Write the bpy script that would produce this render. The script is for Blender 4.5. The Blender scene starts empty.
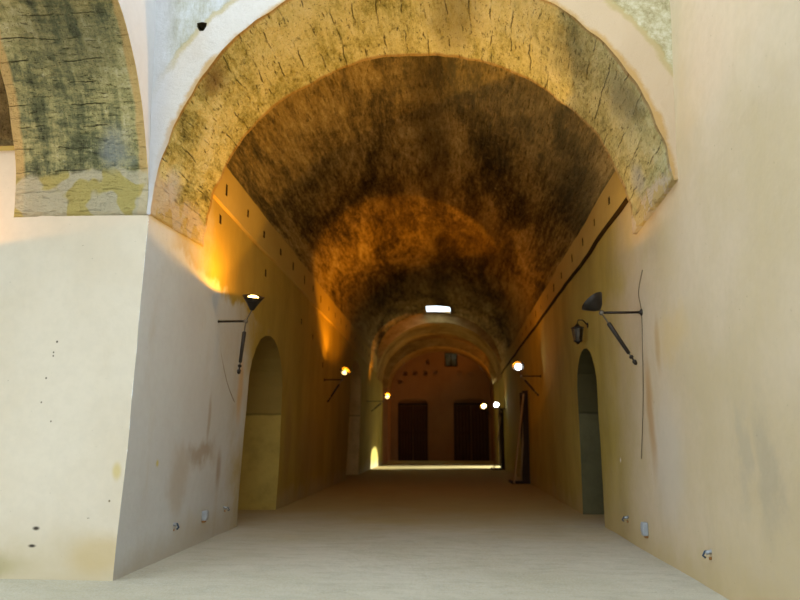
import bpy, math, random
from mathutils import Vector, Matrix, noise
from mathutils.geometry import delaunay_2d_cdt
random.seed(7)
PI = math.pi
S = bpy.context.scene
COL = S.collection

# ------------------------------------------------------------------ objects
def tag(o, label=None, cat=None, group=None, kind=None):
    if label: o['label'] = label
    if cat: o['category'] = cat
    if group: o['group'] = group
    if kind: o['kind'] = kind
    return o

def link(name, verts, faces, mat, parent=None, uvs=None, smooth=False):
    me = bpy.data.meshes.new(name)
    me.from_pydata([tuple(v) for v in verts], [], faces)
    if uvs:
        l = me.uv_layers.new(name='UVMap')
        for lp in me.loops:
            l.data[lp.index].uv = uvs[lp.vertex_index]
    if mat: me.materials.append(mat)
    for p in me.polygons: p.use_smooth = smooth
    me.update()
    o = bpy.data.objects.new(name, me)
    COL.objects.link(o)
    if parent: o.parent = parent
    return o

def empty(name, loc):
    o = bpy.data.objects.new(name, None); COL.objects.link(o)
    o.location = loc; o.empty_display_size = .1
    return o

class MB:
    def __init__(s): s.v = []; s.f = []
    def box(s, c, d, m=None):
        i = len(s.v)
        for a in (-1, 1):
            for b in (-1, 1):
                for e in (-1, 1):
                    p = Vector((a*d[0]/2, b*d[1]/2, e*d[2]/2))
                    if m is not None: p = m @ p
                    s.v.append(p + Vector(c))
        s.f += [[i+k for k in q] for q in ((0,1,3,2),(4,6,7,5),(0,4,5,1),(2,3,7,6),(0,2,6,4),(1,5,7,3))]
        return s
    def bar(s, a, b, w, h, up=(0,0,1)):
        a = Vector(a); b = Vector(b); z = (b-a); L = z.length; z.normalize()
        x = Vector(up).cross(z)
        if x.length < 1e-3: x = Vector((1,0,0)).cross(z)
        x.normalize(); y = z.cross(x)
        m = Matrix((x, y, z)).transposed()
        return s.box((a+b)/2, (w, h, L), m)
    def lathe(s, a, axis, prof, n=24, cap=True):
        """prof: list of (distance along axis, radius) from point a"""
        a = Vector(a); z = Vector(axis).normalized()
        x = z.orthogonal().normalized(); y = z.cross(x)
        i = len(s.v)
        for (t, r) in prof:
            for k in range(n):
                q = 2*PI*k/n
                s.v.append(a + z*t + (x*math.cos(q)+y*math.sin(q))*r)
        for j in range(len(prof)-1):
            for k in range(n):
                k2 = (k+1) % n
                s.f.append([i+j*n+k, i+j*n+k2, i+(j+1)*n+k2, i+(j+1)*n+k])
        if cap:
            s.f.append([i+k for k in range(n)][::-1])
            s.f.append([i+(len(prof)-1)*n+k for k in range(n)])
        return s
    def tube(s, pts, r, n=10):
        pts = [Vector(p) for p in pts]
        i = len(s.v)
        d0 = (pts[1]-pts[0]).normalized(); x = d0.orthogonal().normalized()
        for j, p in enumerate(pts):
            d = (pts[min(j+1, len(pts)-1)]-pts[max(j-1, 0)]).normalized()
            x = (x - d*x.dot(d)).normalized(); y = d.cross(x)
            rr = r[j] if isinstance(r, (list, tuple)) else r
            for k in range(n):
                q = 2*PI*k/n
                s.v.append(p + (x*math.cos(q)+y*math.sin(q))*rr)
        for j in range(len(pts)-1):
            for k in range(n):
                k2 = (k+1) % n
                s.f.append([i+j*n+k, i+j*n+k2, i+(j+1)*n+k2, i+(j+1)*n+k])
        s.f.append([i+k for k in range(n)][::-1]); s.f.append([i+(len(pts)-1)*n+k for k in range(n)])
        return s
    def build(s, name, mat, parent=None, smooth=False, bevel=0):
        off = parent_world(parent) if parent else Vector((0,0,0))
        o = link(name, [v-off for v in s.v], s.f, mat, parent, smooth=smooth)
        if bevel:
            b = o.modifiers.new('bevel', 'BEVEL'); b.width = bevel; b.segments = 2; b.limit_method = 'ANGLE'
        return o

def parent_world(p):
    v = Vector((0,0,0))
    while p: v += p.location; p = p.parent
    return v

# ------------------------------------------------------------------ nodes
class NT:
    def __init__(s, name):
        s.m = bpy.data.materials.new(name); s.m.use_nodes = True
        s.t = s.m.node_tree; s.t.nodes.clear()
        s.out = s.t.nodes.new('ShaderNodeOutputMaterial')
        s.b = s.t.nodes.new('ShaderNodeBsdfPrincipled')
        s.t.links.new(s.b.outputs[0], s.out.inputs[0])
        s.tc = s.t.nodes.new('ShaderNodeTexCoord')
        s.P = s.tc.outputs['Object']; s.UV = s.tc.outputs['UV']
    def n(s, ty, **k):
        o = s.t.nodes.new(ty)
        for a, b in k.items(): setattr(o, a, b)
        return o
    def put(s, sock, v):
        if isinstance(v, bpy.types.NodeSocket): s.t.links.new(v, sock)
        elif isinstance(v, (tuple, list)) and len(v) == 3 and sock.type == 'RGBA': sock.default_value = (*v, 1)
        else: sock.default_value = v
    def math(s, op, a, b=0.0, c=None, clamp=False):
        o = s.n('ShaderNodeMath', operation=op, use_clamp=clamp)
        s.put(o.inputs[0], a); s.put(o.inputs[1], b)
        if c is not None: s.put(o.inputs[2], c)
        return o.outputs[0]
    def vec(s, op, a, b):
        o = s.n('ShaderNodeVectorMath', operation=op)
        s.put(o.inputs[0], a)
        if op == 'SCALE': s.put(o.inputs['Scale'], b); return o.outputs[0]
        s.put(o.inputs[1], b)
        return o.outputs['Value'] if op in ('LENGTH', 'DISTANCE') else o.outputs[0]
    def length(s, a):
        o = s.n('ShaderNodeVectorMath', operation='LENGTH'); s.put(o.inputs[0], a); return o.outputs['Value']
    def noise(s, scale, detail=6, rough=.6, vec=None, dist=0, stretch=None, color=False):
        v = vec if vec is not None else s.P
        if stretch: v = s.vec('MULTIPLY', v, stretch)
        o = s.n('ShaderNodeTexNoise')
        s.put(o.inputs['Vector'], v)
        o.inputs['Scale'].default_value = scale; o.inputs['Detail'].default_value = detail
        o.inputs['Roughness'].default_value = rough; o.inputs['Distortion'].default_value = dist
        return o.outputs['Color' if color else 'Fac']
    def rng(s, v, a, b, c=0., d=1., smooth=True):
        o = s.n('ShaderNodeMapRange', interpolation_type='SMOOTHSTEP' if smooth else 'LINEAR')
        s.put(o.inputs[0], v)
        for i, x in enumerate((a, b, c, d)): o.inputs[i+1].default_value = x
        return o.outputs[0]
    def mix(s, f, a, b, mode='MIX'):
        o = s.n('ShaderNodeMix', data_type='RGBA', blend_type=mode)
        s.put(o.inputs[0], f); s.put(o.inputs[6], a); s.put(o.inputs[7], b)
        return o.outputs[2]
    def ramp(s, v, stops):
        o = s.n('ShaderNodeValToRGB'); r = o.color_ramp
        while len(r.elements) < len(stops): r.elements.new(.5)
        for e, (p, c) in zip(r.elements, stops): e.position = p; e.color = (*c, 1)
        s.put(o.inputs[0], v); return o.outputs[0]
    def xyz(s, v=None):
        o = s.n('ShaderNodeSeparateXYZ'); s.put(o.inputs[0], v if v is not None else s.P); return o.outputs
    def bump(s, h, strength=.4, dist=.02, prev=None):
        o = s.n('ShaderNodeBump'); o.inputs['Strength'].default_value = strength; o.inputs['Distance'].default_value = dist
        s.put(o.inputs['Height'], h)
        if prev: s.t.links.new(prev, o.inputs['Normal'])
        return o.outputs[0]
    def finish(s, col, rough=.9, normal=None, metal=0., spec=.2, emit=None):
        s.put(s.b.inputs['Base Color'], col); s.put(s.b.inputs['Roughness'], rough)
        s.b.inputs['Metallic'].default_value = metal; s.b.inputs['Specular IOR Level'].default_value = spec
        if normal: s.t.links.new(normal, s.b.inputs['Normal'])
        if emit:
            s.b.inputs['Emission Color'].default_value = (*emit[0], 1); s.b.inputs['Emission Strength'].default_value = emit[1]
        return s.m

def blobs_on(k, col, blobs):
    """irregular stains with a place, size and colour of their own"""
    wob = k.vec('SUBTRACT', k.noise(1.7, 7, .62, color=True), (.5, .5, .5))
    cache = {}
    for (c, r, colr, st, w) in blobs:
        if w not in cache: cache[w] = k.vec('ADD', k.P, k.vec('SCALE', wob, w))
        d = k.vec('DIVIDE', k.vec('SUBTRACT', cache[w], c), r)
        m = k.rng(k.length(d), 1.0, .25, 0, st)
        col = k.mix(m, col, colr)
    return col

def plaster(name, base, alt, dirt, blobs=(), bump=.25, dirt_amt=.5, speck=True, wet=None, lamp_cast=None):
    k = NT(name)
    col = k.mix(k.rng(k.noise(.55, 5, .6), .35, .68), base, alt)
    col = k.mix(k.rng(k.noise(1.4, 9, .68, stretch=(1, 1, .35)), .52, .78, 0, dirt_amt), col, dirt)
    col = k.mix(k.rng(k.noise(9, 4, .6), .3, .75, 0, .22), col, [x*.78 for x in base])
    if lamp_cast:      # ochre cast of the lamplight, painted into the wall colour deeper in
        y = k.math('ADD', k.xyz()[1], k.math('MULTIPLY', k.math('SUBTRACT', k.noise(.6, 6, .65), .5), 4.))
        y = k.math('ADD', y, k.math('MULTIPLY', k.rng(k.math('ADD', k.xyz()[2], k.math('MULTIPLY', k.math('SUBTRACT', k.noise(1.3, 5, .6), .5), .8)), 3.50, 3.85), lamp_cast[3]))  # the painted cast starts nearer above lamp height, where the glow lands
        oc = k.mix(k.rng(k.noise(1.1, 8, .68, stretch=(1, 1, .4)), .35, .7), lamp_cast[0], [x*.78 for x in lamp_cast[0]])
        col = k.mix(k.rng(y, lamp_cast[1], lamp_cast[2]), col, oc)
    if speck:
        col = k.mix(k.rng(k.noise(26, 2, .5), .74, .80, 0, .55), col, [x*.35 for x in dirt])
    if wet:
        z = k.math('ADD', k.xyz()[2], k.math('MULTIPLY', k.math('SUBTRACT', k.noise(.9, 5, .6), .5), 1.1))
        col = k.mix(k.rng(z, wet[1], .0, 0, wet[2]), col, wet[0])
    col = blobs_on(k, col, blobs)
    b = k.bump(k.noise(3.2, 8, .62), bump, .05)
    b = k.bump(k.noise(34, 4, .6), bump*.7, .006, b)
    return k.finish(col, .92, b, spec=.12)

def rough_stone(name, stops, edge=None, blobs=(), streak=(1, 1, 1), sc=1.0, bump=.9, crack=.7, lo=.36, hi=.64, course=None, drip=None, pat=(1, 1, 1)):
    k = NT(name)
    a = k.rng(k.noise(.62*sc, 10, .66, dist=.6, stretch=pat), .30, .70, .22, .78, False)
    st = k.noise(3.4*sc, 10, .74, vec=k.UV, stretch=streak)
    fine = k.noise(16*sc, 8, .78, stretch=pat)
    v = k.math('ADD', k.math('MULTIPLY', a, .36), k.math('ADD', k.math('MULTIPLY', st, .36), k.math('MULTIPLY', fine, .28)))
    if drip: v = k.math('ADD', v, k.math('MULTIPLY', k.math('SUBTRACT', k.noise(3., 7, .7, vec=k.UV, stretch=drip), .5), .45))
    col = k.ramp(k.rng(v, lo, hi, smooth=False), stops)
    mid = stops[1][1]
    pit = k.rng(k.noise(9*sc, 7, .74, vec=k.UV, stretch=streak), .57, .66, 0, crack)
    spk = k.rng(k.noise(30*sc, 3, .6), .62, .70, 0, crack*.8)
    pit = k.math('MAXIMUM', pit, spk)
    lt = k.rng(k.noise(7*sc, 6, .7), .60, .72, 0, .45)
    col = k.mix(lt, col, [min(1, c*1.25) for c in stops[-1][1]])
    col = k.mix(pit, col, [c*.22 for c in mid])
    if course:
        ax, per = course
        u = k.xyz(k.UV)[ax]
        w = k.math('ADD', k.math('DIVIDE', u, per), k.math('MULTIPLY', k.math('SUBTRACT', k.noise(1.6, 5, .6), .5), .55))
        fr = k.math('ABSOLUTE', k.math('SUBTRACT', k.math('FRACT', w), .5))
        ln = k.math('MULTIPLY', k.rng(fr, .040, .0), k.rng(k.noise(2.3, 4, .6, vec=k.UV), .46, .58))
        col = k.mix(k.math('MULTIPLY', ln, .9), col, [c*.15 for c in mid])
        pit = k.math('MAXIMUM', pit, ln)
    if edge: col = edge(k, col)
    col = blobs_on(k, col, blobs)
    h = k.math('SUBTRACT', k.math('ADD', st, k.math('MULTIPLY', fine, .8)), k.math('MULTIPLY', pit, .8))
    b = k.bump(h, bump, .08)
    return k.finish(col, .95, b, spec=.08)

def simple(name, col, rough=.6, metal=0., var=.25, sc=12, spec=.3, bump=.15, emit=None):
    k = NT(name)
    c = k.mix(k.rng(k.noise(sc, 6, .65), .35, .7, 0, 1), col, [x*(1-var) for x in col])
    return k.finish(c, rough, k.bump(k.noise(sc*4, 4), bump, .003), metal, spec, emit)

def wood(name, c1, c2, sc=1., axis=(9, 9, .6)):
    k = NT(name)
    c = k.mix(k.rng(k.noise(2.5*sc, 7, .65, stretch=axis, dist=.4), .3, .7), c1, c2)
    return k.finish(c, .75, k.bump(k.noise(5*sc, 5, stretch=axis), .3, .006), spec=.2)

# ------------------------------------------------------------------ architecture
def disp(p):
    p = Vector(p)
    a = noise.noise_vector(p*.55)*.030 + noise.noise_vector(p*1.9+Vector((5,3,1)))*.010
    return Vector((a.x, a.y, a.z*.4 if p.z > .05 else 0.))

def inside(p, poly):
    x, y = p; r = False; j = len(poly)-1
    for i in range(len(poly)):
        xi, yi = poly[i]; xj, yj = poly[j]
        if (yi > y) != (yj > y) and x < (xj-xi)*(y-yi)/(yj-yi)+xi: r = not r
        j = i
    return r

def resample(poly, step):
    out = []
    for i in range(len(poly)):
        a = Vector(poly[i]); b = Vector(poly[(i+1) % len(poly)])
        n = max(1, int(round((b-a).length/step)))
        for k in range(n): out.append(tuple(a+(b-a)*k/n))
    return out

def sheet(name, mapf, outer, holes, step, mat, parent=None, edge_step=None):
    """a wall surface over (u,v); mapf(u,v,depth)->point; holes = (polygon, depth, closed back)"""
    es = edge_step or step
    loops = [resample(outer, es)] + [resample(h[0], min(es, h[3] if len(h) > 3 else es)) for h in holes]
    pts = []; edges = []
    for lp in loops:
        i = len(pts); n = len(lp); pts += lp
        edges += [(i+k, i+(k+1) % n) for k in range(n)]
    us = [p[0] for p in loops[0]]; vs = [p[1] for p in loops[0]]
    u = min(us)+step*.5; row = 0
    B = [Vector(p) for lp in loops for p in lp]
    cell = {}
    for b in B: cell.setdefault((int(b.x//step), int(b.y//step)), []).append(b)
    while u < max(us):
        v = min(vs)+step*(.5 if row % 2 else .25)
        while v < max(vs):
            if inside((u, v), loops[0]) and not any(inside((u, v), l) for l in loops[1:]):
                q = Vector((u, v)); ok = True; ci = (int(u//step), int(v//step))
                for dx in (-1, 0, 1):
                    for dy in (-1, 0, 1):
                        for b in cell.get((ci[0]+dx, ci[1]+dy), ()):
                            if (b-q).length < step*.4: ok = False
                if ok: pts.append((u, v))
            v += step
        u += step; row += 1
    r = delaunay_2d_cdt([Vector(p) for p in pts], edges, [], 0, 1e-6)
    V2 = r[0]; F = []
    for f in r[2]:
        c = sum((V2[i] for i in f), Vector((0, 0)))/len(f)
        if inside(c, loops[0]) and not any(inside(c, l) for l in loops[1:]): F.append(list(f))
    V = []; UV = []; MI = {}; mats = [mat]
    for p in V2:
        q = Vector(mapf(p.x, p.y, 0)); V.append(q+disp(q)); UV.append((p.x, p.y))
    for h, lp in zip(holes, loops[1:]):
        if not h[1]: continue
        f0 = len(F)
        n = len(lp); nd = max(1, int(round(h[1]/.3))); i0 = len(V)
        for j in range(nd+1):
            for (a, b) in lp:
                q0 = Vector(mapf(a, b, 0)); q = Vector(mapf(a, b, h[1]*j/nd))
                V.append(q+disp(q0 if j == 0 else q)); UV.append((a+h[1]*j/nd, b))
        for j in range(nd):
            for k in range(n):
                k2 = (k+1) % n
                F.append([i0+j*n+k, i0+j*n+k2, i0+(j+1)*n+k2, i0+(j+1)*n+k])
        if h[2]: F.append([i0+nd*n+k for k in range(n)])
        if len(h) > 4:
            if h[4] not in mats: mats.append(h[4])
            for q in range(f0, len(F)): MI[q] = mats.index(h[4])
    o = link(name, V, F, mat, parent, UV, smooth=False)
    for m_ in mats[1:]: o.data.materials.append(m_)
    for q, mi in MI.items(): o.data.polygons[q].material_index = mi
    return tag(o, kind='structure')

def loft(name, rows, mat, uv=None, smooth=True, closed=False):
    n = len(rows[0]); V = []; UV = []
    for j, r in enumerate(rows):
        for i, p in enumerate(r):
            p = Vector(p); V.append(p+disp(p)); UV.append(uv(j, i, p) if uv else (p.x, p.y))
    F = [[j*n+i, j*n+i+1, (j+1)*n+i+1, (j+1)*n+i] for j in range(len(rows)-1) for i in range(n-1)]
    return tag(link(name, V, F, mat, None, UV, smooth), kind='structure')

Y1, Y1b, Y2, Y2b, Y3, YE = 7.83, 9.62, 34.8, 38.2, 41.2, 43.6
CX = -0.42
def XL(z): return -3.56+.0325*min(z, 4.0)
def XR(z): return 2.60+.03*max(0, z-4.3)
def lowL(y): return 5.17-.0185*y
def topL(y): return 5.74-.0135*y
def lowR(y): return 4.95-.0145*y
def topR(y): return 5.62-.0200*y

def arch_prof(cx, cz, rx, rz, zl, zr, n, seed, amp=.018):
    a0 = math.asin(max(-1, min(1, (zl-cz)/rz))); a1 = PI-math.asin((zr-cz)/rz)
    pts = []
    for i in range(n+1):
        t = a0+(a1-a0)*i/n
        w = 1+amp*(noise.noise(Vector((i*9.3/n*1.1, seed, 0)))+.7*noise.noise(Vector((i*9.3/n*4.1, seed, 3))))/1.0
        pts.append((cx-rx*math.cos(t)*w, cz+rz*math.sin(t)*w))
    return pts

# --- stones and plasters
M_SHADOW = simple('painted_shadow', (.05, .03, .012), .95, spec=.02)  # near-black colour that paints shade into pockets, far passage and right ledge
ochre = (.50, .32, .09)
def edges_a1(k, col):
    y = k.xyz()[1]; z = k.xyz()[2]
    n = k.math('MULTIPLY', k.math('SUBTRACT', k.noise(2.2, 6, .65), .5), .10)
    a = k.rng(k.math('ADD', y, n), Y1+.09, Y1+.02, 0, .8)
    b = k.rng(k.math('ADD', y, n), Y1b-.09, Y1b-.02, 0, .8)
    e = k.math('MAXIMUM', a, b)
    col = k.mix(e, col, (.42, .24, .065))
    # big patches: grey-green to the right, yellow to the left, plaster remains at the feet
    x = k.xyz()[0]
    g = k.rng(k.math('ADD', x, k.math('MULTIPLY', k.math('SUBTRACT', k.noise(.9, 5, .6), .5), 3.)), 0., 1.9, 0, .65)
    col = k.mix(g, col, k.mix(.5, col, (.30, .31, .22)))
    f = k.rng(k.math('ADD', z, k.math('MULTIPLY', k.math('SUBTRACT', k.noise(3., 5, .6), .5), .7)), 4.58, 4.40, 0, .8)
    return k.mix(f, col, k.mix(k.rng(k.noise(2.4, 3, .5), .48, .52), (.62, .50, .24), (.66, .58, .46)))
M_ARCH1 = rough_stone('rough_lime_concrete', [(0, (.13, .12, .04)), (.27, (.41, .385, .13)), (.56, (.68, .65, .31)), (1, (.82, .79, .48))],
    edge=edges_a1, streak=(1.9, .45, 1), sc=1.2, crack=.95, lo=.385, hi=.625, course=(0, .30), pat=(1.3, .7, 1.3),
    blobs=[((.15, 8.6, 7.0), (.55, 1.2, .8), (.20, .16, .06), .6, .5),
           ((-2.75, 8.1, 5.75), (.30, .5, .4), (.17, .10, .04), .75, .35),
           ((2.1, 8.3, 5.4), (.5, .6, .7), (.14, .14, .09), .6, .6),
           ((1.55, 8.5, 6.2), (.5, .8, .4), (.18, .17, .09), .5, .6),
           ((-3.4, 8.35, 4.55), (.25, .35, .30), (.55, .57, .60), .65, .25),
           ((2.5, 9.0, 4.75), (.3, .35, .35), (.36, .42, .50), .55, .3)])

def edges_left(k, col):
    o = k.xyz(); x = o[0]; z = o[2]
    n = k.math('MULTIPLY', k.math('SUBTRACT', k.noise(2.6, 5, .6), .5), .12)
    a = k.rng(k.math('ADD', x, n), -3.60, -3.56, 0, .9)
    b = k.rng(k.math('ADD', x, n), -4.93, -4.98, 0, .9)
    col = k.mix(k.math('MAXIMUM', a, b), col, (.72, .50, .20))
    f = k.rng(k.math('ADD', z, k.math('MULTIPLY', k.math('SUBTRACT', k.noise(1.6, 5, .6), .5), .5)), 4.62, 4.52, 0, .8)
    return k.mix(f, col, k.mix(k.rng(k.noise(2.2, 2, .5), .46, .50), (.60, .50, .17), (.66, .60, .42)))
M_ARCHL = rough_stone('green_stained_concrete', [(0, (.06, .065, .04)), (.33, (.21, .22, .11)), (.62, (.52, .47, .21)), (1, (.78, .73, .45))],
    edge=edges_left, streak=(.5, 1.9, 1), sc=1.3, crack=.75, lo=.37, hi=.65, course=(1, .24), drip=(1.6, .22, 1),
    blobs=[((-4.2, 7.3, 6.0), (.9, 1.2, .8), (.10, .11, .07), .45, .6),
           ((-3.85, 7.6, 4.8), (.3, .5, .4), (.40, .45, .47), .5, .4)])

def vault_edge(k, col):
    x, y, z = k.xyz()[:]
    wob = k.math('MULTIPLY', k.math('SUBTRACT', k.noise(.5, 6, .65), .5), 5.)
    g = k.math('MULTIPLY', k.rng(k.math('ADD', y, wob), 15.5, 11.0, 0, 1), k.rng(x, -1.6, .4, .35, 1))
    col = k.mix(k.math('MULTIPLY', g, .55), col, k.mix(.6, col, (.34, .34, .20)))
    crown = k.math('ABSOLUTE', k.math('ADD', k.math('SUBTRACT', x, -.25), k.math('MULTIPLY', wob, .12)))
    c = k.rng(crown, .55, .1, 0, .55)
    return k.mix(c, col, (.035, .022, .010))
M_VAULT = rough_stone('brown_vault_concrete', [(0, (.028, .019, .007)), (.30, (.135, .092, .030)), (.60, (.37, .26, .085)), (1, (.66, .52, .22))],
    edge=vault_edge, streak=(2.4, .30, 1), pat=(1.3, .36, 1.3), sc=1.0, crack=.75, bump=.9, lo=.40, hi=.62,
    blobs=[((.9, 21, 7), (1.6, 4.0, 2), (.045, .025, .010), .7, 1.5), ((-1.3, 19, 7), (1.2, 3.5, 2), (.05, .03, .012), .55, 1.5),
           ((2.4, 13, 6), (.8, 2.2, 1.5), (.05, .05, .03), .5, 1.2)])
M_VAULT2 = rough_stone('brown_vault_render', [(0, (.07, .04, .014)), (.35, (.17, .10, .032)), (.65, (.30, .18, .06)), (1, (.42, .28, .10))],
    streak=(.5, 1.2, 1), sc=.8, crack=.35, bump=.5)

M_PIER = plaster('cream_plaster', (.66, .58, .46), (.62, .53, .40), (.52, .42, .27), bump=.15, dirt_amt=.35,
    wet=((.50, .40, .23), .6, .6),
    blobs=[((-3.72, 7.83, .25), (.55, .3, .30), (.52, .38, .17), .6, .2), ((-5.2, 7.83, .12), (.9, .4, .2), (.33, .28, .12), .6, .3),
           ((-3.60, 7.83, 1.12), (.075, .3, .14), (.56, .44, .20), .9, .05),
           ((-4.45, 7.83, .52), (.055, .2, .03), (.05, .04, .03), 1., .02), ((-4.48, 7.83, .34), (.06, .2, .025), (.05, .04, .03), 1., .02),
           ((-4.41, 7.83, 2.55), (.018, .2, .02), (.05, .04, .03), 1., .0), ((-4.44, 7.83, 2.43), (.014, .2, .016), (.1, .08, .05), 1., .0),
           ((-4.44, 7.83, 2.39), (.014, .2, .016), (.1, .08, .05), 1., .0), ((-4.50, 7.83, 2.14), (.016, .2, .018), (.1, .08, .05), 1., .0),
           ((-4.53, 7.83, 1.87), (.014, .2, .016), (.15, .12, .08), 1., .0), ((-4.40, 7.83, 1.66), (.014, .2, .016), (.15, .12, .08), 1., .0),
           ((-3.66, 7.83, .81), (.016, .2, .018), (.15, .12, .06), 1., .0)])
M_LEFT = plaster('stained_grey_plaster', (.53, .555, .57), (.50, .51, .52), (.42, .34, .22), bump=.22, dirt_amt=.45, lamp_cast=((.42, .305, .065), 11.2, 13.4, 3.1),
    wet=((.42, .36, .24), .5, .5),
    blobs=[((-3.5, 10.35, 1.25), (.5, .95, .28), (.28, .19, .10), .6, .8),
           ((-3.5, 9.45, .95), (.5, .5, .60), (.38, .31, .22), .5, .8),
           ((-3.5, 10.5, 1.75), (.5, .10, .50), (.28, .20, .11), .5, .12),
           ((-3.5, 11.2, 1.0), (.5, .18, .40), (.25, .15, .07), .5, .2),
           ((-3.5, 12.0, 2.3), (.5, .22, .80), (.52, .30, .08), .6, .15),
           ((-3.5, 8.7, 1.18), (.5, .06, .06), (.52, .44, .10), .8, .08),
           ((-3.5, 18.5, 1.2), (1, 2.5, 1.2), (.30, .19, .08), .4, .6),
           ((-3.5, 15.9, 1.4), (1, .5, 1.4), (.30, .18, .06), .5, .4)])
M_RIGHT = plaster('pink_beige_plaster', (.60, .485, .335), (.54, .43, .26), (.42, .33, .20), bump=.25, dirt_amt=.4, lamp_cast=((.46, .355, .085), 8.9, 13.2, .8),
    wet=((.50, .38, .18), .55, .6),
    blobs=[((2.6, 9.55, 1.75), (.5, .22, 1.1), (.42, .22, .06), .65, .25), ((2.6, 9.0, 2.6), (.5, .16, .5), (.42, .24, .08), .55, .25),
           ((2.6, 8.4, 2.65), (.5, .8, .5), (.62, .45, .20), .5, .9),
           ((2.6, 6.2, 1.25), (.5, .34, .8), (.36, .31, .23), .45, 1.1), ((2.6, 6.7, 1.35), (.5, .22, .7), (.38, .33, .25), .40, 1.0),
           ((2.6, 8.9, 4.0), (.5, .4, .5), (.46, .36, .24), .35, .4), ((2.6, 9.0, 1.2), (.5, .9, 1.0), (.55, .51, .45), .4, .6),
           ((2.6, 11.4, 1.14), (.3, .05, .05), (.8, .76, .7), .9, .03)])
def ring_patch(k, col):
    o = k.xyz()
    dx = k.math('SUBTRACT', o[0], CX); dz = k.math('SUBTRACT', o[2], 4.1)
    r = k.math('SQRT', k.math('ADD', k.math('MULTIPLY', dx, dx), k.math('MULTIPLY', dz, dz)))
    r = k.math('ADD', r, k.math('MULTIPLY', k.math('SUBTRACT', k.noise(3., 6, .7), .5), .22))
    m = k.rng(r, 3.41, 3.44)
    line = k.math('MULTIPLY', k.rng(r, 3.34, 3.40), k.rng(r, 3.47, 3.42))
    inner = k.rng(r, 3.06, 2.99, 0, .8)
    lf = k.rng(o[0], -1, 1)
    stone = k.ramp(k.noise(3., 10, .74, stretch=(1.6, 1, .6)), [(.28, (.20, .19, .12)), (.45, (.40, .39, .31)), (.58, (.52, .53, .51)), (.75, (.62, .64, .66))])
    stone_r = k.ramp(k.noise(6., 10, .78), [(.30, (.16, .13, .06)), (.46, (.42, .36, .20)), (.60, (.60, .55, .38)), (.8, (.7, .67, .55))])
    side = k.rng(o[0], -3.15, -3.45, 0, .8)
    stone = k.mix(lf, stone, stone_r)
    col = k.mix(lf, col, (.56, .42, .27))
    col = k.mix(m, col, stone)
    col = k.mix(k.math('MULTIPLY', line, .6), col, (.42, .33, .12))
    col = k.mix(inner, col, (.48, .28, .08))
    return k.mix(side, col, (.52, .51, .52))
def spandrel_mat():
    k = NT('arch_face_plaster')
    col = k.mix(k.rng(k.noise(1.3, 7, .65), .35, .7), (.62, .58, .53), (.57, .51, .44))
    col = ring_patch(k, col)
    b = k.bump(k.noise(5, 9, .7), .4, .05)
    return k.finish(col, .92, b, spec=.12)
M_SPAN = spandrel_mat()
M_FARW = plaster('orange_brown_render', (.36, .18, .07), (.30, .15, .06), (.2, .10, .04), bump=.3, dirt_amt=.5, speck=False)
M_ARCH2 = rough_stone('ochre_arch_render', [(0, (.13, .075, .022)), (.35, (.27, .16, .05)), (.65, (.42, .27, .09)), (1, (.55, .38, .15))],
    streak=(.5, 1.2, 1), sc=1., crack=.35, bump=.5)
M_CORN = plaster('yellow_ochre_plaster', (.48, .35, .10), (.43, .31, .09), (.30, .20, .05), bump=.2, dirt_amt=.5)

def floor_mat():
    k = NT('packed_lime_floor')
    col = k.mix(k.rng(k.noise(.35, 6, .6), .35, .7), (.50, .46, .36), (.42, .38, .27))
    col = k.mix(k.rng(k.noise(2.2, 9, .7, stretch=(1, 2.2, 1)), .42, .72, 0, .6), col, (.33, .31, .23))
    col = k.mix(k.rng(k.noise(40, 4, .6), .35, .72, 0, .35), col, (.56, .56, .50))
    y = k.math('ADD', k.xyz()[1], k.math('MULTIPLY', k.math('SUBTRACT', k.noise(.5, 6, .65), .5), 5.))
    col = k.mix(k.rng(y, 10.0, 16.5, 0, .95), col, k.mix(k.noise(1.5, 8, .7), (.50, .37, .13), (.40, .28, .09)))  # warm lamp cast of the deeper hall painted into the floor colour
    b = k.bump(k.noise(4, 8, .65, stretch=(1, 1.8, 1)), .45, .05)
    b = k.bump(k.noise(45, 5, .7), .4, .01, b)
    return k.finish(col, .9, b, spec=.15)
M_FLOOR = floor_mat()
M_IRON = simple('dark_painted_iron', (.035, .028, .022), .45, .6)
M_DULL = simple('dull_steel', (.22, .20, .17), .4, .8)
M_CABLE = simple('dusty_cable', (.20, .15, .08), .8)
M_BOX = simple('grey_plastic', (.34, .36, .38), .7, var=.12)
M_BLUE = simple('blue_black_plastic', (.03, .06, .10), .5)
M_RUST = simple('rusty_mortar', (.34, .16, .05), .95)
M_WOODD = wood('dark_door_timber', (.085, .032, .014), (.045, .016, .008))
M_WOODF = wood('weathered_frame_timber', (.46, .30, .13), (.34, .20, .08))
M_WOODP = wood('dark_frame_timber', (.05, .028, .014), (.028, .015, .008))
M_PANE = simple('pale_window_pane', (.16, .18, .13), .25, var=.6, sc=3)

# --- floor
fv = []; N = 0
ys = [-4+.25*i for i in range(80)] + [16+.8*i for i in range(38)]
xs = [-16, -13, -10, -8, -6.5] + [-5.5+.25*i for i in range(40)] + [5, 7, 10, 13, 17]
rows = []
for y in ys: rows.append([Vector((x, y, .012*noise.noise(Vector((x*.7, y*.7, 0))))) for x in xs])
V = [p for r in rows for p in r]; n = len(xs)
F = [[j*n+i, j*n+i+1, (j+1)*n+i+1, (j+1)*n+i] for j in range(len(ys)-1) for i in range(n-1)]
tag(link('floor', V, F, M_FLOOR, smooth=True), kind='structure')

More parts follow.
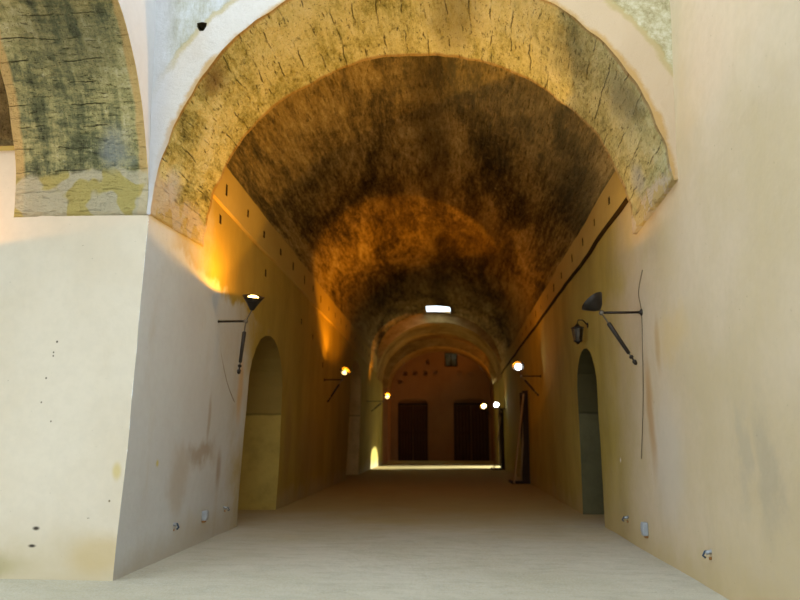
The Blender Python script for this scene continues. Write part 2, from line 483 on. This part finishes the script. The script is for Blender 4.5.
def arched(y0, y1, spring, top, base=-.03, n=12):
    p = [(y0, base), (y1, base), (y1, spring)]
    for i in range(1, n):
        t = PI*i/n
        p.append(((y0+y1)/2+(y1-y0)/2*math.cos(t), spring+(top-spring)*math.sin(t)**.9))
    p.append((y0, spring)); return p

def rect(a, b, c, d): return [(a, c), (b, c), (b, d), (a, d)]

# --- left pier front (wall facing the camera)
sheet('wall_front_left', lambda u, v, d: (u if u < -3.6 else u, Y1+d, v),
      [(-9.5, -.03), (XL(0), -.03), (XL(1.3), 1.3), (XL(2.6), 2.6), (XL(4), 4.02), (-4.8, 4.04), (-4.8, 4.87), (-9.5, 4.87)], [], .22, M_PIER)
# aisle vault seen past the arcade
M_AISLE = rough_stone('dark_aisle_concrete', [(0, (.05, .035, .015)), (.4, (.16, .11, .04)), (1, (.40, .28, .12))])
loft('ceiling_aisle', [[(x, Y1-2.2*(1-math.cos(t)), 4.87+1.9*math.sin(t)) for x in (-9.5, -8.5, -7.5, -6.5, -5.8, -5.0)] for t in [PI*i/16 for i in range(17)]],
     M_AISLE, uv=lambda j, i, p: (p.x, j*.25))
loft('trim_1', [[(x, Y1-.05, z) for x in (-9.5, -8, -7, -6, -5.08)] for z in (4.84, 4.90)], M_CORN)

# --- left wall of the hall
def niche_mat(name, lower, upper, z0):
    k = NT(name)
    z = k.math('ADD', k.xyz()[2], k.math('MULTIPLY', k.math('SUBTRACT', k.noise(3, 4), .5), .06))
    c = k.mix(k.rng(z, z0-.02, z0+.02), lower, upper)  # upper part coloured darker, standing in for less light above
    c = k.mix(k.rng(k.noise(1.6, 8, .7), .42, .75, 0, .6), c, [x*.5 for x in lower])
    line = k.rng(k.math('ABSOLUTE', k.math('SUBTRACT', z, z0)), .035, .01, 0, .7)
    c = k.mix(line, c, [x*.3 for x in lower])
    return k.finish(c, .9, k.bump(k.noise(8, 8, .7), .4, .03), spec=.1)
M_NL = niche_mat('buff_niche_render', (.46, .32, .075), (.30, .20, .05), 1.95)
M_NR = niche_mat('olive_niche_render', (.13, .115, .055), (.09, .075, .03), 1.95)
M_NP = niche_mat('pale_passage_daylight', (.80, .62, .30), (.76, .58, .27), 2.3)  # pale colour stands in for daylight on the passage jamb
HL = [(arched(12.42, 15.2, 2.15, 3.42), 1.7, True, .15, M_NL), (arched(25.55, 28.9, 3.2, 4.35), 2.6, True, .25, M_NP)]
for (yy, zz) in ((13.2, 4.55), (16.6, 4.15), (18.2, 4.0), (10.35, 4.75), (19.9, 3.45)):
    HL.append((rect(yy-.05, yy+.05, zz-.07, zz+.07), .12, True, .2, M_SHADOW))  # pocket insides painted dark as shade
sheet('wall_left', lambda u, v, d: (XL(v)-d, u, v),
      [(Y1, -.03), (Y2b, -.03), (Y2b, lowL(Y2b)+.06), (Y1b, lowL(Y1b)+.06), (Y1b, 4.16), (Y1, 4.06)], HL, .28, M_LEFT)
# --- right wall, running on towards the camera
HR = [(arched(12.75, 14.75, 2.25, 3.12), 1.7, True, .15, M_NR), (arched(35.6, 38.0, 2.4, 3.1), 1.4, False, .25, M_SHADOW)]  # far passage sides coloured dark so the jamb looks dim
sheet('wall_right', lambda u, v, d: (XR(v)+d, u, v),
      [(-3, -.03), (YE, -.03), (YE, lowR(YE)+.05), (Y1b, lowR(Y1b)+.05), (Y1b, 4.24), (Y1+.03, 4.34), (Y1+.03, 9), (-3, 9)], HR, .28, M_RIGHT)

# --- first arch
n = 220
near = arch_prof(CX, 4.12, 2.975, 2.98, 4.03, 4.31, n, 1.3, .011)
far = arch_prof(CX-.005, 4.14, 2.975, 2.80, 4.13, 4.20, n, 8.1, .012)
m = 34; rows = []
for j in range(m+1):
    s = j/m; r = []
    for i in range(n+1):
        x = near[i][0]*(1-s)+far[i][0]*s; z = near[i][1]*(1-s)+far[i][1]*s; y = Y1+(Y1b-Y1)*s
        q = Vector((x, y, z)); dirr = Vector((x-CX, 0, z-4.12)).normalized()
        e = min(1, s*6, (1-s)*6)
        k = .022*noise.fractal(q*3.0, 1, 2, 5)+.010*noise.fractal(q*11, 1, 2, 3)
        r.append(q+dirr*k*e)
    zL = r[0].z; zR = r[-1].z
    r = [Vector((r[0].x-.14, r[0].y, zL+.01))]+r+[Vector((r[-1].x+.2, r[-1].y, zR+.01))]
    rows.append(r)
loft('ceiling_arch_front', rows, M_ARCH1, uv=lambda j, i, p: (i*9.3/n, j*1.8/m))
def spandrel(name, prof, y, x0, x1, zt, mat, step=.2):
    sheet(name, lambda u, v, d: (u, y, v), [(x0, prof[0][1])]+list(prof)+[(x1, prof[-1][1]), (x1, zt), (x0, zt)],
          [], step, mat, edge_step=.2)
hole = [(-2.932+.060*math.cos(t)*(1+.3*math.sin(3*t)), 6.41+.075*math.sin(t)*(1+.2*math.cos(2*t))) for t in [2*PI*i/10 for i in range(10)]]
def flat_prof(p): return list(p)
outer = [(-3.75, near[0][1])]+near+[(2.9, near[-1][1]), (2.9, 9), (-3.75, 9)]
M_HOLE = simple('hole_shadow', (.09, .065, .025), .95)  # shade inside the hole, put into its colour
sheet('wall_front_arch', lambda u, v, d: (u, Y1+d, v), outer, [(hole, .45, True, .05, M_HOLE)], .16, M_SPAN, edge_step=.16)
spandrel('wall_back_arch', far, Y1b, -3.9, 3.0, 9, M_FARW, .3)

# --- left arcade running towards the camera (arch springs off the pier)
AR = 2.5; AY = Y1-AR
def arcL(r, n, y0=AY, z0=4.03, seed=0):
    out = []
    for i in range(n+1):
        t = PI*i/n
        w = 1+.010*noise.noise(Vector((i*7.8/n*2.3, seed, 1)))*min(1, i*.3)
        out.append((y0+r*w*math.cos(t), z0+(r+.12)*w*math.sin(t)))
    return out
nL = 110
aR = arcL(AR, nL, seed=2.); aL = arcL(AR, nL, seed=5.)
jam = [(AY-AR, 3.9-.3*i) for i in range(13)]+[(AY-AR, -.03)]
XA, XB = -3.455, -5.06
rows = []
mm = 30
for j in range(mm+1):
    s = j/mm; r = []
    for i in range(nL+1):
        y = aR[i][0]*(1-s)+aL[i][0]*s; z = aR[i][1]*(1-s)+aL[i][1]*s; x = XA+(XB-XA)*s-.03*max(0, z-4)*(1-s)
        q = Vector((x, y, z)); dd = Vector((0, y-AY, z-4.03)).normalized()
        e = min(1, s*6, (1-s)*6)*min(1, i*.15)
        r.append(q+dd*e*(.022*noise.fractal(q*2.6, 1, 2, 5)+.010*noise.fractal(q*11, 1, 2, 3)))
    for (y, z) in jam: r.append(Vector((XA+(XB-XA)*s, y, z)))
    r = [r[0]+Vector((0, .08, 0))]+r
    rows.append(r)
loft('ceiling_arcade', rows, M_ARCHL, uv=lambda j, i, p: (j*1.6/mm, i*7.85/nL))
outer = aR+jam+[(-3, -.03), (-3, 9), (Y1+.03, 9)]
sheet('wall_arcade_right', lambda u, v, d: (XA-.03*max(0, v-4), u, v), outer, [], .25, plaster('bluish_white_plaster', (.54, .53, .53), (.50, .48, .47), (.42, .38, .30), bump=.2), edge_step=.25)
outer = aL+jam+[(-3, -.03), (-3, 9), (Y1+.03, 9)]
sheet('wall_arcade_left', lambda u, v, d: (XB, u, v), outer, [], .35, M_CORN, edge_step=.35)

sheet('wall_daylight_blocker', lambda u, v, d: (u, -3.4, v), [(-9.5, -.03), (4, -.03), (4, 9), (-9.5, 9)], [(arched(-2.2, 1.2, 2.4, 4.0), .6, False, .3)], .6, M_PIER)  # unseen wall added to limit daylight reaching deep into the hall
# --- cornice bands with putlog holes
def band(name, X, low, top, sgn, ys, mat):
    holes = []
    for y in ys:
        a = random.uniform(-.08, .08); w = random.uniform(.040, .065); h = random.uniform(.10, .17); c = .50+random.uniform(-.06, .06)
        holes.append((rect(y+a-w, y+a+w, c-h, c+h), .16, True, .4, M_SHADOW))  # putlog holes get their shade from a dark colour
    def f(u, v, d):
        if v < 0: return (X-sgn*(.05+v*.0)+sgn*.06, u, low(u))
        return (X+sgn*(d-.045), u, low(u)+(top(u)-low(u))*v)
    o = sheet(name, f, [(Y1b-.1, 0), (Y2+.1, 0), (Y2+.1, 1), (Y1b-.1, 1)], holes, .30, mat)
    # underside of the band, standing a little proud of the wall
    L = [];
    for i in range(61):
        y = Y1b-.1+(Y2-Y1b+.2)*i/60
        L.append((y, low(y)))
    rows = [[(X-sgn*.052, y, z+.004) for y, z in L], [(X-sgn*.048, y, z-.012) for y, z in L], [(X+sgn*.05, y, z-.035) for y, z in L]]
    loft(name.replace('trim', 'trim_ledge'), rows, mat if sgn < 0 else M_SHADOW, smooth=False)  # right ledge painted dark as the shadow line below the band
band('trim_2', -3.43, lowL, topL, -1, [10.5+1.22*i for i in range(19)], M_CORN)
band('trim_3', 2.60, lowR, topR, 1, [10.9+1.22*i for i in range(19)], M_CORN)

# --- main barrel vault with the skylight
def crown(y): return 7.78-.010*y
def vaultpt(u, v, d=0, x0=-3.40, x1=2.58):
    t = PI*u/8.6
    zl = topL(v); zr = topR(v); s = (1-math.cos(t))/2
    b = zl*(1-s)+zr*s
    c = (x0+x1)/2; r = (x1-x0)/2
    p = Vector((c-r*math.cos(t), v, b+(crown(v)-(zl+zr)/2)*math.sin(t)))
    return p+Vector((-math.cos(t)*d*.3, (15*d if v > 33.8 else 0), d))
M_PALE = simple('sky_bright_white', (.86, .86, .84), .9, var=.05)  # shaft sides whitened so the skylight looks as bright as sky
sky_hole = [(4.30-.50, 33.15), (4.30+.52, 33.1), (4.30+.55, 34.45), (4.30-.50, 34.4)]
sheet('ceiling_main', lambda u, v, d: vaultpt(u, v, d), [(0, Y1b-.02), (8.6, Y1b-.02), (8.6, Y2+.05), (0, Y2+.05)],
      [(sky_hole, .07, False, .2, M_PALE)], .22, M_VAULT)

# --- second arch, second vault, third arch
def ring(nm, ya, yb, cz, rz0, rz1, z0, z1, mat, seed, rx=3.0):
    n = 90
    a = arch_prof(CX, cz, rx, rz0, z0, z0, n, seed, .008); b = arch_prof(CX, cz, rx, rz1, z1, z1, n, seed+3, .008)
    rows = []
    for j in range(13):
        s = j/12
        rows.append([Vector((a[i][0]*(1-s)+b[i][0]*s, ya+(yb-ya)*s, a[i][1]*(1-s)+b[i][1]*s)) for i in range(n+1)])
    loft('ceiling_arch_'+nm, rows, mat, uv=lambda j, i, p: (i*9.3/n, j*.3))
    return a, b
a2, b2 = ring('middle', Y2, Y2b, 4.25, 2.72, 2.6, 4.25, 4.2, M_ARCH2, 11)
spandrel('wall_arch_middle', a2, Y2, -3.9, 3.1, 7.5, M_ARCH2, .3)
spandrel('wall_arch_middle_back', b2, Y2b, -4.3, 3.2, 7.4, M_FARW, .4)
rows = []
for j in range(9):
    y = Y2b-.02+(Y3-Y2b+.04)*j/8
    rows.append([(CX-3.3*math.cos(PI*i/40)-.12, y, 4.7+2.35*math.sin(PI*i/40)) for i in range(41)])
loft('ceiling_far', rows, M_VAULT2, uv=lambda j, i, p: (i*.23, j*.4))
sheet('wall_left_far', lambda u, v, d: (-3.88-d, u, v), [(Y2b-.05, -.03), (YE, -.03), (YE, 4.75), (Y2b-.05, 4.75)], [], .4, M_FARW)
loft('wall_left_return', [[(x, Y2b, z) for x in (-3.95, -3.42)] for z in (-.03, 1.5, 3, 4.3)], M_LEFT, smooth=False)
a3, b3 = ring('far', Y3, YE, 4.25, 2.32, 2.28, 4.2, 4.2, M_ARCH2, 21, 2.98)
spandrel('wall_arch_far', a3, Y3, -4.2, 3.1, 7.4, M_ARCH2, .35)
for sx, nm in ((-1, 'left'), (1, 'right')):
    x0 = CX+sx*2.98
    loft('wall_arch_far_'+nm, [[(x0-0, y, z) for y in (Y3, Y3+.8, Y3+1.6, YE)] for z in (-.03, 1.4, 2.8, 4.25)], M_FARW, smooth=False)
    loft('wall_arch_far_front_'+nm, [[(x, Y3, z) for x in (x0, x0+sx*.8)] for z in (-.03, 1.4, 2.8, 4.25)], M_FARW, smooth=False)

# --- far end wall: two doorways, a window, a row of small square holes
holes = [(arched(-2.98, -1.18, 3.45, 3.72, n=6), .35, True, .3), (arched(.34, 2.42, 3.45, 3.72, n=6), .35, True, .3),
         (rect(-.14, .62, 5.62, 6.50), .40, True, .3)]
for (x, z) in ((-2.55, 5.2), (-1.95, 5.22), (-1.33, 5.22), (-.72, 5.24), (.72, 5.2), (1.4, 5.15), (-2.86, 4.7), (-1.2, 5.9)):
    holes.append((rect(x-.13, x+.13, z-.13, z+.13), .22, True, .3))
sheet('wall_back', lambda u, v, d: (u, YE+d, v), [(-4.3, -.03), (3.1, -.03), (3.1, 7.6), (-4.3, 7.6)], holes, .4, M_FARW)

def door(nm, x0, x1):
    d = empty(nm, ((x0+x1)/2, YE+.12, 0)); tag(d, kind='structure')
    w = (x1-x0)/2-.06
    for s in (-1, 1):
        mb = MB(); nb = 5
        for i in range(nb):
            mb.box(((x0+x1)/2+s*(w*(i+.5)/nb+.015), YE+.14, 1.66), (w/nb-.012, .05, 3.25))
        for z in (.35, 1.7, 3.0): mb.box(((x0+x1)/2+s*(w/2+.015), YE+.10, z), (w*.96, .035, .12))
        lf = mb.build('door_leaf', M_WOODD, d, bevel=.004)
        h = MB().lathe(((x0+x1)/2+s*.10, YE+.08, 1.35), (0, -1, 0), [(0, .03), (.02, .03), (.02, .012), (.06, .012), (.06, .045), (.075, .045)], 12)
        h.build('door_handle', M_IRON, lf)
    fr = MB(); fr.box((x0+.04, YE+.12, 1.72), (.09, .16, 3.44)).box((x1-.04, YE+.12, 1.72), (.09, .16, 3.44)).box(((x0+x1)/2, YE+.12, 3.38), (x1-x0, .16, .14))
    fr.build('door_frame', M_WOODP, d, bevel=.006)
door('door_1', -2.98, -1.18); door('door_2', .34, 2.42)
w = empty('window_1', (.24, YE+.2, 5.6)); tag(w, kind='structure')
mb = MB()
for x in (-.11, .24, .59): mb.box((x, YE+.22, 6.06), (.06, .07, .88))
for z in (5.66, 6.46): mb.box((.24, YE+.22, z), (.74, .06, .06))
wf = mb.build('window_frame', M_WOODP, w, bevel=.004)
MB().box((.24, YE+.26, 6.06), (.72, .012, .86)).build('pane', M_PANE, w)
# threshold step across the far end
tag(MB().box((-.42, Y3+.1, .06), (6.0, .35, .13)).build('trim_4', M_CORN, bevel=.02), kind='structure')

# ------------------------------------------------------------------ wall lamps
LAMPC = dict(w=(1., .93, .78), o=(1., .52, .10), y=(1., .66, .20))
def bulb_mat(nm, c, s):
    k = NT(nm); return k.finish((.9, .85, .7), .3, emit=(c, s))
M_BW = bulb_mat('cool_lit_glass', (.85, .95, 1.), 26)
M_BY = bulb_mat('warm_lit_glass', (1., .62, .16), 16)
M_BYF = bulb_mat('yellow_lit_glass', (1., .75, .30), 20)
M_BD = bulb_mat('amber_lit_glass', (1., .62, .20), 4.5)
M_INNER = simple('pale_reflector', (.55, .45, .25), .4, .3)

def lamp(anchor, armx, head, axis, low, label, glass, power, color, rim=.165, depth=.15, spot=160, sgn=1, cable=None, power_dir=None, gl=.5, wash=0, base_r=.05, wash_dir=None, blend=.06):
    """swing arm uplight: arm off the wall, weighted rod through the arm end, cone shade on top"""
    A = Vector(anchor); H = Vector(head); Lw = Vector(low); ax = Vector(axis).normalized()
    E = Vector((armx, A.y, A.z))
    t = empty('wall_lamp', A)
    tag(t, label, 'lamp', 'swing arm uplights along the hall walls')
    MB().lathe(A+Vector((-.01*sgn, 0, 0)), (sgn, 0, 0), [(0, .045), (.02, .045), (.03, .022), (.05, .02)], 16).build('wall_plate', M_IRON, t, True)
    MB().tube([A, A+(E-A)*.5, E], .017).build('arm', M_IRON, t, True)
    base = H-ax*.05
    rod = MB().tube([Lw, Lw+(E-Lw)*.5, E, E+(base-E)*.6, base], .010)
    ro = rod.build('rod', M_DULL, t, True)
    d = (E-Lw).normalized()
    MB().lathe(Lw+d*.14, d, [(0, .012), (.01, .024), ((E-Lw).length*.78-.14, .030), ((E-Lw).length*.80-.14, .014)], 14).build('sleeve', M_IRON, ro, True)
    MB().lathe(Lw-d*.03, d, [(0, .006), (.015, .024), (.06, .030), (.075, .012), (.10, .012), (.11, .028), (.135, .028), (.145, .012)], 14).build('counterweight', M_IRON, ro, True)
    MB().lathe(E+Vector((0, -.035, 0)), (0, 1, 0), [(0, .018), (.005, .030), (.065, .030), (.07, .018)], 14).build('joint', M_DULL, t, True)
    sh = MB().lathe(H-ax*.05, ax, [(-.01, .018), (0, .035), (.03, base_r), (.05+depth*.45, rim*.35+base_r*.9), (.05+depth, rim), (.054+depth, rim-.004), (.05+depth*.45, rim*.70-.008), (.035, .040)], 30, cap=True)
    so = sh.build('lamp_shade', M_IRON, t, True)
    C = H+ax*(depth*.45)
    g = MB().lathe(C, ax, [(0, rim*.45), (depth*.42, rim*gl), (depth*.56, rim*gl*.86), (depth*.64, rim*gl*.5), (depth*.67, .004)], 20)
    g.build('glass_lens', glass, so, True)
    ld = bpy.data.lights.new('lamp_light', 'SPOT'); ld.energy = power*.42; ld.color = color
    ld.spot_size = math.radians(spot); ld.spot_blend = blend; ld.shadow_soft_size = .05
    lo = bpy.data.objects.new('lamp_light', ld); COL.objects.link(lo); lo.parent = t
    if wash:
        l2 = bpy.data.lights.new('lamp_wash', 'AREA'); l2.shape = 'DISK'; l2.size = rim*1.3; l2.energy = wash*.42; l2.color = color
        o2 = bpy.data.objects.new('lamp_wash', l2); COL.objects.link(o2); o2.parent = t
        o2.location = H+ax*(depth+.052)-A
        o2.rotation_euler = (-Vector(wash_dir or power_dir or ax)).to_track_quat('Z', 'Y').to_euler()
    pd = Vector(power_dir).normalized() if power_dir else ax
    lo.location = H+ax*(depth+.055)-A
    lo.rotation_euler = (-pd).to_track_quat('Z', 'Y').to_euler()
    if cable:
        cp = [Vector(p) for p in cable]; sm = []
        for a in range(len(cp)-1):
            p0, p1, p2, p3 = cp[max(a-1, 0)], cp[a], cp[a+1], cp[min(a+2, len(cp)-1)]
            for q in range(6):
                u = q/6
                sm.append(.5*((2*p1)+(p2-p0)*u+(2*p0-5*p1+4*p2-p3)*u*u+(3*p1-p0-3*p2+p3)*u**3))
        MB().tube(sm+[cp[-1]], .006, 6).build('cable', M_CABLE, t, True)
    return t

ORG = (1., .37, .012)
lamp((-3.47, 10.55, 3.20), -3.02, (-2.86, 10.3, 3.38), (.16, -.30, 1), (-3.08, 10.5, 2.43),
     'black cone uplight on a swing arm, nearest lamp on the left wall', M_BY, 190, (1., .40, .012), sgn=1, spot=166, wash=70, wash_dir=(.35, .05, 1),
     cable=[(-3.46, 10.55, 3.2), (-3.46, 10.7, 2.9), (-3.47, 10.95, 2.6), (-3.485, 11.3, 2.3), (-3.50, 11.75, 2.05)], power_dir=(-.04, -.02, 1))
lamp((2.585, 9.62, 3.115), 2.06, (1.99, 9.55, 3.19), (-.50, .30, .70), (2.46, 9.6, 2.44),
     'dark angular uplight on a swing arm, nearest lamp on the right wall', M_BYF, 1150, (1., .51, .08), sgn=-1, spot=84, wash=150, rim=.17, depth=.10, base_r=.075,
     cable=[(2.585, 9.45, 3.65), (2.585, 9.7, 3.4), (2.585, 9.62, 3.1), (2.585, 9.70, 2.5), (2.59, 9.85, 1.9), (2.59, 10.1, 1.2)], power_dir=(-.70, -.08, .70), blend=.10)
lamp((-3.47, 20.2, 3.06), -2.96, (-2.90, 20.1, 3.20), (.35, -.75, .55), (-3.33, 20.1, 2.45),
     'small black uplight, second lamp along the left wall between the two openings', M_BD, 200, ORG, rim=.15, sgn=1, spot=144, wash=110, wash_dir=(.5, .3, 1),
     power_dir=(.495, .252, .83), gl=.24)
lamp((2.585, 20.2, 3.13), 2.05, (1.97, 20.1, 3.32), (-.12, -.85, .5), (2.48, 20.1, 2.60),
     'lamp with a cool white lens above the nearer timber frame on the right', M_BW, 1900, ORG, rim=.165, sgn=-1, spot=82, blend=.28, wash=110,
     power_dir=(-.72, .217, .66), gl=.5)
lamp((-3.47, 31.1, 2.97), -2.75, (-2.60, 31.0, 3.10), (.3, -.8, .5), (-3.24, 31.0, 2.55),
     'small yellow lit lamp on the left wall before the middle arch', M_BD, 1250, ORG, rim=.16, sgn=1, spot=64,
     power_dir=(-.2, 1., .47), gl=.36)
lamp((2.585, 33.1, 2.72), 2.30, (2.20, 33.0, 2.82), (-.1, -.85, .5), (2.45, 33.0, 2.2),
     'cool white lamp beyond the thin timber frame, right one of the two far lights', M_BW, 60, ORG, rim=.17, sgn=-1, spot=100, wash=20,
     power_dir=(-.6, .2, 1.), gl=.62)
lamp((2.545, 40.6, 3.0), 2.15, (2.03, 40.5, 3.06), (-.3, -.85, .5), (2.4, 40.5, 2.5),
     'warm yellow lamp farthest down the right side, in front of the far door', M_BYF, 420, ORG, rim=.20, sgn=-1, spot=130,
     power_dir=(-.9, .6, .5), gl=.62)
lamp((-6.3, 7.80, 3.2), -6.3, (-6.3, 7.25, 3.40), (0, .1, 1), (-6.3, 7.4, 2.6),
     'uplight on the cream pier front past the left edge', M_BY, 220, (1., .40, .03), sgn=1, spot=168)

# ------------------------------------------------------------------ lantern over the right niche
t = empty('wall_lantern', (2.59, 13.3, 3.35))
tag(t, 'small dark iron wall lantern above the arched niche in the right wall', 'lantern')
bx, by, bz = 2.40, 13.3, 3.30
mb = MB().lathe((2.60, by, 3.50), (-1, 0, 0), [(0, .05), (.02, .05), (.025, .02)], 12)
mb.tube([(2.59, by, 3.50), (2.50, by, 3.60), (2.42, by, 3.60), (bx, by, 3.54)], .012)
mb.build('bracket', M_IRON, t, True)
mb = MB().lathe((bx, by, 3.54), (0, 0, -1), [(0, .012), (.02, .03), (.05, .05), (.08, .115), (.095, .12)], 6)
mb.build('cap', M_IRON, t)
mb = MB()
for k in range(6):
    q = 2*PI*k/6
    mb.bar((bx+.105*math.cos(q), by+.105*math.sin(q), 3.445), (bx+.07*math.cos(q), by+.07*math.sin(q), 3.22), .012, .012)
mb.lathe((bx, by, 3.225), (0, 0, -1), [(0, .08), (.02, .08), (.04, .04), (.07, .012)], 6)
mb.build('cage', M_IRON, t)
MB().lathe((bx, by, 3.44), (0, 0, -1), [(0, .095), (.21, .062)], 6).build('glass', simple('smoky_glass', (.08, .06, .035), .15), t)

# ------------------------------------------------------------------ leaning timber frames on the right
def timber(y, x0, x1, h, label, thick, two):
    t = empty('timber_frame', (x1, y, 0)); tag(t, label, 'frame', 'timber prop frames by the right wall')
    MB().bar((x1-.09, y, .0), (x1-.09, y, h), thick, .14, (0, 1, 0)).build('post', M_WOODP, t, bevel=.006)
    MB().bar((x0, y, .05), (x1-.02, y, .05), .10, .10).build('base_rail', M_WOODP, t, bevel=.006)
    MB().bar((x0+.05, y-.09, .03), (x1-.14, y-.09, h-.1), .05, thick*.9, (0, 1, 0)).build('brace', M_WOODF, t, bevel=.005)
    if two: MB().bar((x0+.28, y+.09, .03), (x1-.10, y+.09, h*.86), .05, .09, (0, 1, 0)).build('brace', M_WOODF, t, bevel=.005)
    MB().bar((x0+.02, y-.13, .03), (x0+.02, y+1.2, .03), .08, .07).build('foot_rail', M_WOODP, t, bevel=.005)
    MB().bar((x1-.09, y, h-.06), (x1-.09, y+1.2, h-.06), .08, .09).build('top_rail', M_WOODP, t, bevel=.005)
    MB().bar((x1-.09, y+1.2, .0), (x1-.09, y+1.2, h), .1, .12, (0, 1, 0)).build('post', M_WOODP, t, bevel=.005)
timber(23.8, 2.02, 2.60, 2.95, 'tall dark timber frame with two slanting braces, nearer frame against the right wall', .17, True)
timber(33.4, 1.98, 2.56, 2.72, 'thinner timber frame with a single slanting brace, standing farther off near the middle arch', .13, False)

# ------------------------------------------------------------------ boxes and cable ends low on the walls
def outlet(x, y, z, sgn, label, w=.11, h=.14):
    t = empty('outlet_box', (x, y, z)); tag(t, label, 'outlet box')
    MB().box((x+sgn*.035, y, z), (.07, w, h)).build('housing', M_BOX, t, bevel=.012)
    MB().box((x+sgn*.073, y, z+.01), (.012, w*.78, h*.62)).build('cover', M_BOX, t, bevel=.006)
    MB().box((x+sgn*.02, y, z-h*.58), (.05, w*.7, .035)).build('rusty_base', M_RUST, t, bevel=.012)
outlet(-3.545, 10.58, .375, 1, 'pale grey outlet box low on the left wall, between two cable ends')
outlet(2.60, 10.05, .30, -1, 'pale grey outlet box low on the right wall', .11, .17)
def stub(x, y, z, sgn, label, s=1.):
    t = empty('cable_end', (x, y, z)); tag(t, label, 'cable end')
    MB().lathe((x-sgn*.02, y-.02*s, z+.02), (sgn, -.2, -.3), [(0, .030*s), (.05, .032*s), (.08, .028*s)], 12).build('sleeve', M_BOX, t, True)
    MB().tube([(x, y+.01, z+.01), (x+sgn*.06, y, z+.01), (x+sgn*.085, y-.02*s, z-.03), (x+sgn*.06, y-.02*s, z-.08*s)], .018*s, 8).build('plug', M_BLUE, t, True)
    MB().box((x+sgn*.012, y-.01, z-.09*s), (.03, .035*s, .05*s)).build('rust_drip', M_RUST, t, bevel=.008)
stub(-3.545, 9.42, .38, 1, 'cable end with blue black plug low on the left wall, nearest the pier corner', .7)
stub(-3.545, 11.6, .38, 1, 'tiny cable end low on the left wall beside the arched opening', .5)
stub(2.60, 11.08, .33, -1, 'small cable end low on the right wall, just before the niche', .6)
stub(2.60, 7.70, .36, -1, 'cable end with dark blue plug, nearest the camera on the right wall', .6)

# ------------------------------------------------------------------ light: overcast sky over the open bay, low sun through the far side passage
wd = bpy.data.worlds.new('sky'); S.world = wd; wd.use_nodes = True
nt = wd.node_tree; nt.nodes.clear()
bg = nt.nodes.new('ShaderNodeBackground'); ow = nt.nodes.new('ShaderNodeOutputWorld')
bg.inputs[0].default_value = (.74, .88, 1., 1); bg.inputs[1].default_value = 4.2
nt.links.new(bg.outputs[0], ow.inputs[0])
ld = bpy.data.lights.new('side_passage_sun', 'SPOT'); ld.energy = 56000; ld.color = (.85, .95, 1.); ld.spot_size = math.radians(22); ld.shadow_soft_size = .12; ld.spot_blend = .3
lo = bpy.data.objects.new('side_passage_sun', ld); COL.objects.link(lo); lo.location = (14, 38.9, 5.9)
lo.rotation_euler = (Vector((14, 38.9, 5.9))-Vector((-1.5, 36.9, .6))).to_track_quat('Z', 'Y').to_euler()

# ------------------------------------------------------------------ camera
cd = bpy.data.cameras.new('camera'); co = bpy.data.objects.new('camera', cd); COL.objects.link(co)
cd.sensor_width = 36; cd.lens = 32.4; cd.clip_end = 200
co.location = (0, 0, 1.5); co.rotation_euler = (math.radians(90+10.6965), 0, math.radians(3.748))
cd.dof.use_dof = True; cd.dof.focus_distance = 8.6; cd.dof.aperture_fstop = .95
S.camera = co
S.view_settings.view_transform = 'Standard'; S.view_settings.look = 'None'
S.view_settings.exposure = 0; S.view_settings.gamma = 1; S.view_settings.use_curve_mapping = False
